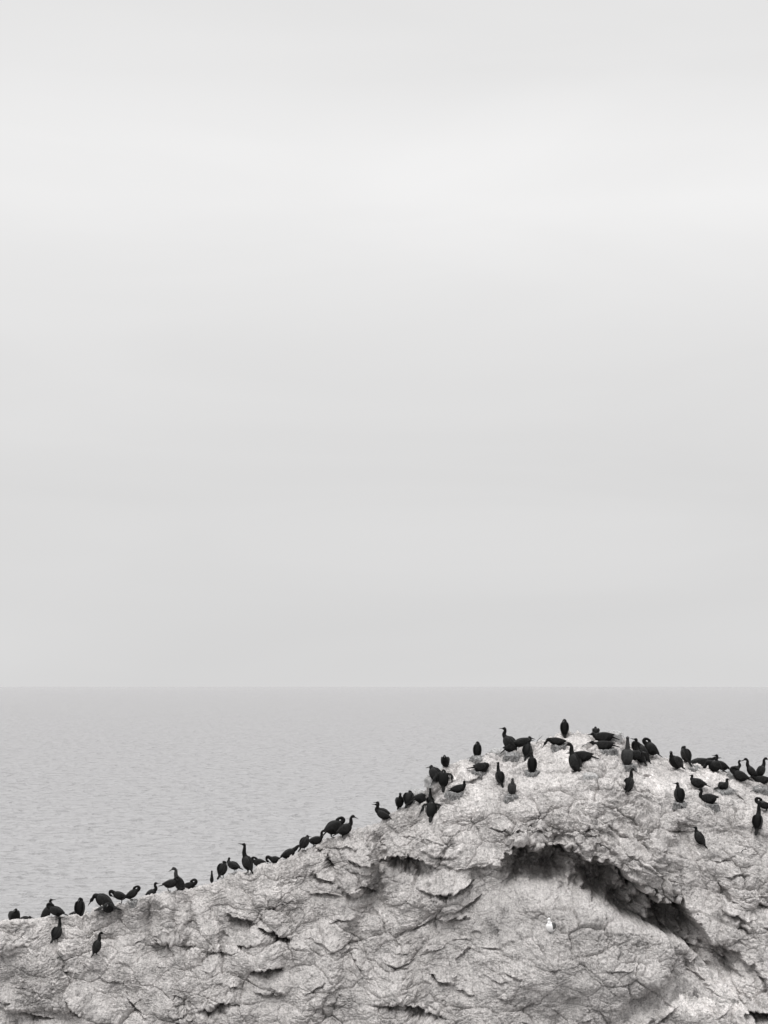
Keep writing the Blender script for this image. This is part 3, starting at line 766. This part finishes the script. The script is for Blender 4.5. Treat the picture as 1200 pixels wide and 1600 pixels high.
place(683, 1222, 1196, 160, 'cormorant with raised rounded shoulder partly hidden behind the broad-winged bird', 52, 'sunk', leg=.04, b=False, fat=1.1, smin=.95)
place(693, 1231, 1204, 85, 'broad-shouldered cormorant seen from behind with wings held slightly open', 74, 'tucked', wings='droop', leg=.07, smin=1.0, fat=1.15)
place(713, 1238, 1220, -20, 'cormorant sitting on a dark nest with head raised, right of the broad-winged bird', 14, 'short', leg=0, nyaw=-30)
place(746, 1183, 1157, 80, 'slim upright cormorant with tucked head standing alone left of the summit group', 78, 'tucked', leg=.06, blen=1.1)
place(748, 1206, 1190, -20, 'small dark cormorant curled low in a nest below the slim sleeping bird', 10, 'tucked', leg=0, smin=.6, blen=.75)
place(781, 1226, 1193, 115, 'cormorant with upright neck and grey back standing on a small boulder edge', 62, 'tall', leg=.07)
place(800, 1243, 1216, -85, 'lowest cormorant of the summit left side, facing the viewer with folded pale wings', 72, 'short', leg=.03, smin=.72, mats=(M_young, M_wing, M_bill, M_foot))
# --- summit
place(798, 1162, 1133, 150, 'cormorant leaning back with thick raised neck, highest of the left summit cluster', 50, 'curve', leg=.03, b=True, fat=1.12, smin=1.05)
place(812, 1163, 1147, 15, 'cormorant crouched level behind the leaning bird in the left summit cluster', 10, 'sunk', leg=0, b=False)
place(795, 1177, 1160, 12, 'plump level cormorant with tail pointing down left under the leaning bird', 14, 'tucked', tpitch=42, leg=.05, fat=1.1, nyaw=80)
place(824, 1183, 1156, 60, 'dark cormorant with bowed neck above the oval-backed erect bird', 68, 'short', leg=.03, nyaw=-40)
place(831, 1207, 1175, 95, 'oval-backed cormorant standing erect with short neck below the bowed bird', 80, 'short', leg=.04)
place(882, 1150, 1124, 85, 'egg-shaped black cormorant sleeping on the very top of the rock', 80, 'tucked', leg=.06, blen=1.05)
place(874, 1164, 1153, 178, 'cormorant lying down below the sleeping bird on top, bill pointing down left', 6, 'down', leg=0, smin=.8)
place(899, 1206, 1161, 155, 'tall cormorant with hooked neck and bill pointing left in the centre of the summit', 70, 'hook', leg=.06)
place(915, 1188, 1174, 172, 'cormorant lying behind the tall hooked-neck bird with tail sloping right', 2, 'low', leg=0, tpitch=18)
place(931, 1149, 1136, 90, 'small round dark head of a cormorant behind the summit edge', 40, 'sunk', leg=0, b=True, smin=.55, blen=.7)
place(948, 1158, 1143, 172, 'cormorant lying with drooping tail beside the pale nest mound on the skyline', 0, 'low', leg=0, tpitch=20, b=False)
place(948, 1171, 1158, 175, 'nesting cormorant with pointed tail to the right, below the skyline pair', 0, 'low', leg=0, tpitch=16)
# --- right of the summit
place(980, 1195, 1151, -88, 'slender cormorant facing the viewer with straight neck stretched up', 82, 'tall', leg=.03, blen=1.1, mats=(M_young, M_wing, M_bill, M_foot))
place(988, 1186, 1172, 10, 'cormorant behind the slender front-facing bird, only its tail showing', 6, 'sunk', leg=0, smin=.6, blen=.7, b=False)
place(982, 1236, 1201, 40, 'cormorant with pale wing panel standing alone on the slope below the slender front-facing bird', 70, 'hook', leg=.03)
place(1001, 1193, 1154, 160, 'cormorant leaning left with raised pale bill, front bird of the overlapping pair', 66, 'long', leg=.05)
place(1006, 1190, 1158, 175, 'cormorant with hooked neck, directly behind the bird with raised pale bill', 66, 'breast', leg=.05, b=False)
place(1020, 1184, 1158, 170, 'big round cormorant preening over its shoulder on the right skyline', 44, 'back', fat=1.25, leg=.09, nyaw=30, smin=1.0)
place(1058, 1202, 1174, -150, 'stout cormorant looking towards the viewer with tail slanting right', 42, 'short', fat=1.1, leg=.05, hyaw=40)
place(1072, 1191, 1166, 125, 'sleeping cormorant leaning left with flat-topped back on the right skyline', 66, 'tucked', leg=.04, fat=1.02)
place(1089, 1199, 1182, 8, 'cormorant with long bill pointing right crouched low on the right skyline', 8, 'fwd', leg=0, b=True)
place(1061, 1254, 1223, 110, 'cormorant seen from behind with grey wings and short tail on the right slope', 72, 'short', leg=.05, nyaw=20)
place(1094, 1236, 1211, 165, 'round cormorant on thin legs with wing tip pointing left on the right slope', 20, 'short', leg=.10, fat=1.15, nyaw=-60)
place(1112, 1258, 1232, 170, 'plump cormorant with raised black neck and stubby tail pointing right', 4, 'curve', leg=.07, fat=1.12, tpitch=-8, tail=.08)
place(1128, 1234, 1217, 30, 'small cormorant sitting in a dark nest with head turned right', 20, 'short', leg=0, smin=.6, blen=.7)
place(1131, 1205, 1180, 172, 'cormorant with level bill pointing left on right skyline beside the drooping neck', 30, 'curve', leg=.06, fat=1.08)
place(1119, 1206, 1188, 178, 'dark cormorant bending its neck down left on the right skyline', 40, 'down', leg=.02, smin=.6, blen=.6, b=False)
place(1147, 1207, 1187, 10, 'cormorant with bill pointing right behind a hunched bird on the right skyline', 30, 'curve', leg=0, b=False, smin=.7, blen=.8)
place(1160, 1222, 1198, 165, 'hunched preening cormorant, biggest dark shape of the right skyline group', 24, 'back', leg=.04, fat=1.15)
place(1176, 1214, 1185, 165, 'cormorant with curled neck and bill pointing down left near right edge of skyline', 56, 'hook', leg=.02, b=False)
place(1188, 1214, 1184, 12, 'cormorant with S-shaped neck facing right at the right end of the skyline', 62, 'hook', leg=.03, b=False)
place(1194, 1224, 1212, 178, 'cormorant lying flat on the rock at the right picture edge', 4, 'low', leg=0, tpitch=14)
place(1197, 1268, 1247, 178, 'cormorant bending over to preen at the right picture edge', 20, 'back', leg=.07)
place(1184, 1295, 1253, 60, 'slim erect cormorant with bent neck standing on the open slope near right edge', 80, 'long', leg=.03, blen=1.05, nyaw=-20, hyaw=-20)
place(1094, 1320, 1292, 155, 'lone cormorant on the right slope above the overhang, bill open to the left', 60, 'short', leg=.04, hyaw=10)
place(861, 1457, 1434, -122, 'white gull with slate-grey wings sitting on the sloping slab below the overhang', 48, 'short', kind='gull', category='gull', group=None,
      hyaw=30, mats=(M_gullw, M_gullg, M_pale, M_pale), leg=.035, tail=.10, fat=1.12, smin=.7, smax=1.1, blen=.85)

# ------------------------------------------------------------------ nests and loose sticks
M_nest, N, L, B = mat('dried_seaweed')
t = N.new('ShaderNodeTexCoord'); n_ = noise_node(N, L, 22, 5, .7, t.outputs['Object'])
r_ = ramp_node(N, L, n_.outputs['Fac'], [(.35, .07), (.5, .17), (.68, .42)])
L.new(r_.outputs[0], B.inputs['Base Color']); B.inputs['Roughness'].default_value = .95
bb = N.new('ShaderNodeBump'); bb.inputs['Strength'].default_value = 1; bb.inputs['Distance'].default_value = .02
L.new(n_.outputs['Fac'], bb.inputs['Height']); L.new(bb.outputs[0], B.inputs['Normal'])
M_nestp, N, L, B = mat('guano_caked_seaweed')
t = N.new('ShaderNodeTexCoord'); n_ = noise_node(N, L, 18, 5, .7, t.outputs['Object'])
r_ = ramp_node(N, L, n_.outputs['Fac'], [(.35, .22), (.5, .42), (.68, .58)])
L.new(r_.outputs[0], B.inputs['Base Color']); B.inputs['Roughness'].default_value = .95
bb = N.new('ShaderNodeBump'); bb.inputs['Strength'].default_value = 1; bb.inputs['Distance'].default_value = .02
L.new(n_.outputs['Fac'], bb.inputs['Height']); L.new(bb.outputs[0], B.inputs['Normal'])
nr = random.Random(5)
def twig(a, b, sag, r_):
    m_ = (a + b) / 2 + Vector((nr.uniform(-1, 1), nr.uniform(-1, 1), nr.uniform(-.2, 1))) * sag
    return loft([(*a, r_, r_), (*m_, r_, r_), (*b, r_ * .5, r_ * .5)], 5, 2)
def nest(u, v, w, label, pale=False, b=False, h=.07):
    p_ = ground(u, v, b)
    rad = w / 2 / F * p_.y
    root = bpy.data.objects.new('nest', None); col.objects.link(root); root.location = p_; root.empty_display_size = .1
    ok, loc, nor, _i = rock.ray_cast(Vector((p_.x, p_.y, p_.z + 1)), Vector((0, 0, -1)))
    slope = Vector((0, -.28, 1)).normalized()
    root.rotation_euler = slope.to_track_quat('Z', 'Y').to_euler()
    # bowl
    rings = [(1.12, -.10), (1.02, -.01), (.92, h * .55), (.78, h), (.60, h * .9), (.35, h * .45), (0.02, h * .38)]
    V_, F_ = [], []; sg = 28
    ph = nr.uniform(0, 9)
    for j, (rr_, z_) in enumerate(rings):
        for k_ in range(sg):
            a = 2 * math.pi * k_ / sg
            q = 1 + .14 * math.sin(3 * a + ph) + .08 * math.sin(7 * a + ph * 2) + nr.uniform(-.06, .06)
            V_.append((rad * rr_ * q * math.cos(a), rad * rr_ * q * math.sin(a) * .85, z_ + nr.uniform(-.012, .012) * (z_ > 0)))
    for j in range(len(rings) - 1):
        for k_ in range(sg):
            F_.append((j * sg + k_, j * sg + (k_ + 1) % sg, (j + 1) * sg + (k_ + 1) % sg, (j + 1) * sg + k_))
    F_.append(tuple((len(rings) - 1) * sg + k_ for k_ in range(sg)))
    m_ = M_nestp if pale else M_nest
    mesh_obj('bowl', (V_, F_), m_, root)
    tw_ = []
    for k_ in range(54):
        a = nr.uniform(0, 6.283); da = nr.uniform(.25, .9); r0 = rad * nr.uniform(.65, 1.12); r1 = rad * nr.uniform(.7, 1.45)
        tw_.append(twig(Vector((r0 * math.cos(a), r0 * math.sin(a) * .85, nr.uniform(0, h))), Vector((r1 * math.cos(a + da), r1 * math.sin(a + da) * .85, nr.uniform(-.03, h * .9))), .02, nr.uniform(.003, .0065)))
    mesh_obj('twigs', join(tw_), m_, root)
    root['label'] = label; root['category'] = 'nest'; root['group'] = 'seaweed and stick nests on the rock'
nest(713, 1240, 30, 'twiggy nest under the cormorant sitting right of the broad-winged bird')
nest(831, 1209, 25, 'dark nest ring at the feet of the oval-backed erect cormorant')
nest(799, 1246, 22, 'nest under the lowest front-facing cormorant on the left of the summit')
nest(748, 1208, 22, 'small nest holding the curled-up cormorant below the slim sleeping one')
nest(748, 1187, 26, 'thin nest litter around the feet of the slim sleeping cormorant')
nest(800, 1182, 26, 'dark nest below the plump level cormorant of the left summit cluster')
nest(980, 1198, 26, 'nest litter at the feet of the slender front-facing cormorant')
nest(1130, 1237, 34, 'wide dark nest holding the small sitting cormorant on the right slope')
nest(1111, 1259, 24, 'scrappy nest beneath the plump cormorant with stubby tail')
nest(1062, 1257, 20, 'scrappy nest under the grey-winged cormorant seen from behind')
nest(947, 1173, 30, 'nest under the cormorant with pointed tail below the skyline pair')
nest(876, 1167, 28, 'nest under the cormorant lying below the sleeping bird on top')
nest(960, 1153, 22, 'pale caked nest mound on the skyline right of the summit top', True, h=.16)
nest(676, 1222, 24, 'pale nest mound left of the two birds on the summit shoulder', True, h=.16)
nest(655, 1245, 26, 'pale tangled nest mound on the skyline above the ledge group', True, b=True, h=.2)
nest(778, 1170, 24, 'pale caked nest mound left of the leaning cormorant', True, h=.13)
nest(1082, 1202, 26, 'dark nest strip below the long-billed crouching bird on right skyline')
nest(1150, 1212, 28, 'dark nest beneath the right skyline group beside the hunched bird')
nest(1188, 1234, 26, 'dark nest at the right picture edge below the flat-lying cormorant')
nest(208, 1410, 18, 'small nest lump on the left ridge right of the breast-preening bird', b=False, h=.06)
nest(922, 1212, 22, 'empty caked nest on the summit right of the tall hooked-neck bird', True, h=.05)
def stick(u, v, length, ang, m_, label, r_=.009):
    p_ = ground(u, v)
    root_ = loft([(0, 0, .012, r_, r_), (length * .3, .02, .035, r_, r_), (length * .65, -.01, .03, r_ * .8, r_ * .8), (length, .02, .012, r_ * .4, r_ * .4)], 6, 3)
    sub = loft([(length * .5, 0, .03, r_ * .7, r_ * .7), (length * .7, .05, .05, r_ * .5, r_ * .5), (length * .82, .09, .06, r_ * .3, r_ * .3)], 6, 2)
    o = mesh_obj('stick', join([root_, sub]), m_)
    o.location = p_; o.rotation_euler = (math.radians(20), -math.radians(ang), 0)
    o['label'] = label; o['category'] = 'stick'; o['group'] = 'loose sticks on the rock'
stick(839, 1162, .26, 52, M_nest, 'curved bare twig sticking up from the summit left of the top bird')
stick(1158, 1333, .24, 28, M_foot, 'dark stick lying on the right slope below the overhang bird, near right edge')
stick(1172, 1237, .22, -12, M_foot, 'dark stick lying on the right slope between the nest and right edge')
stick(860, 1208, .28, 4, M_foot, 'dark stick at the feet of the tall hooked-neck cormorant')
stick(910, 1167, .2, 12, M_foot, 'short dark stick left of the nesting bird with pointed tail')
stick(24, 1458, .16, 45, M_foot, 'short dark strip added for a crack in the lower left rock face')  # dark strip added to draw the dark slit of a rock crack
stick(1175, 1294, .16, 3, M_foot, 'thin dark stick left of the slim erect bird near right edge')
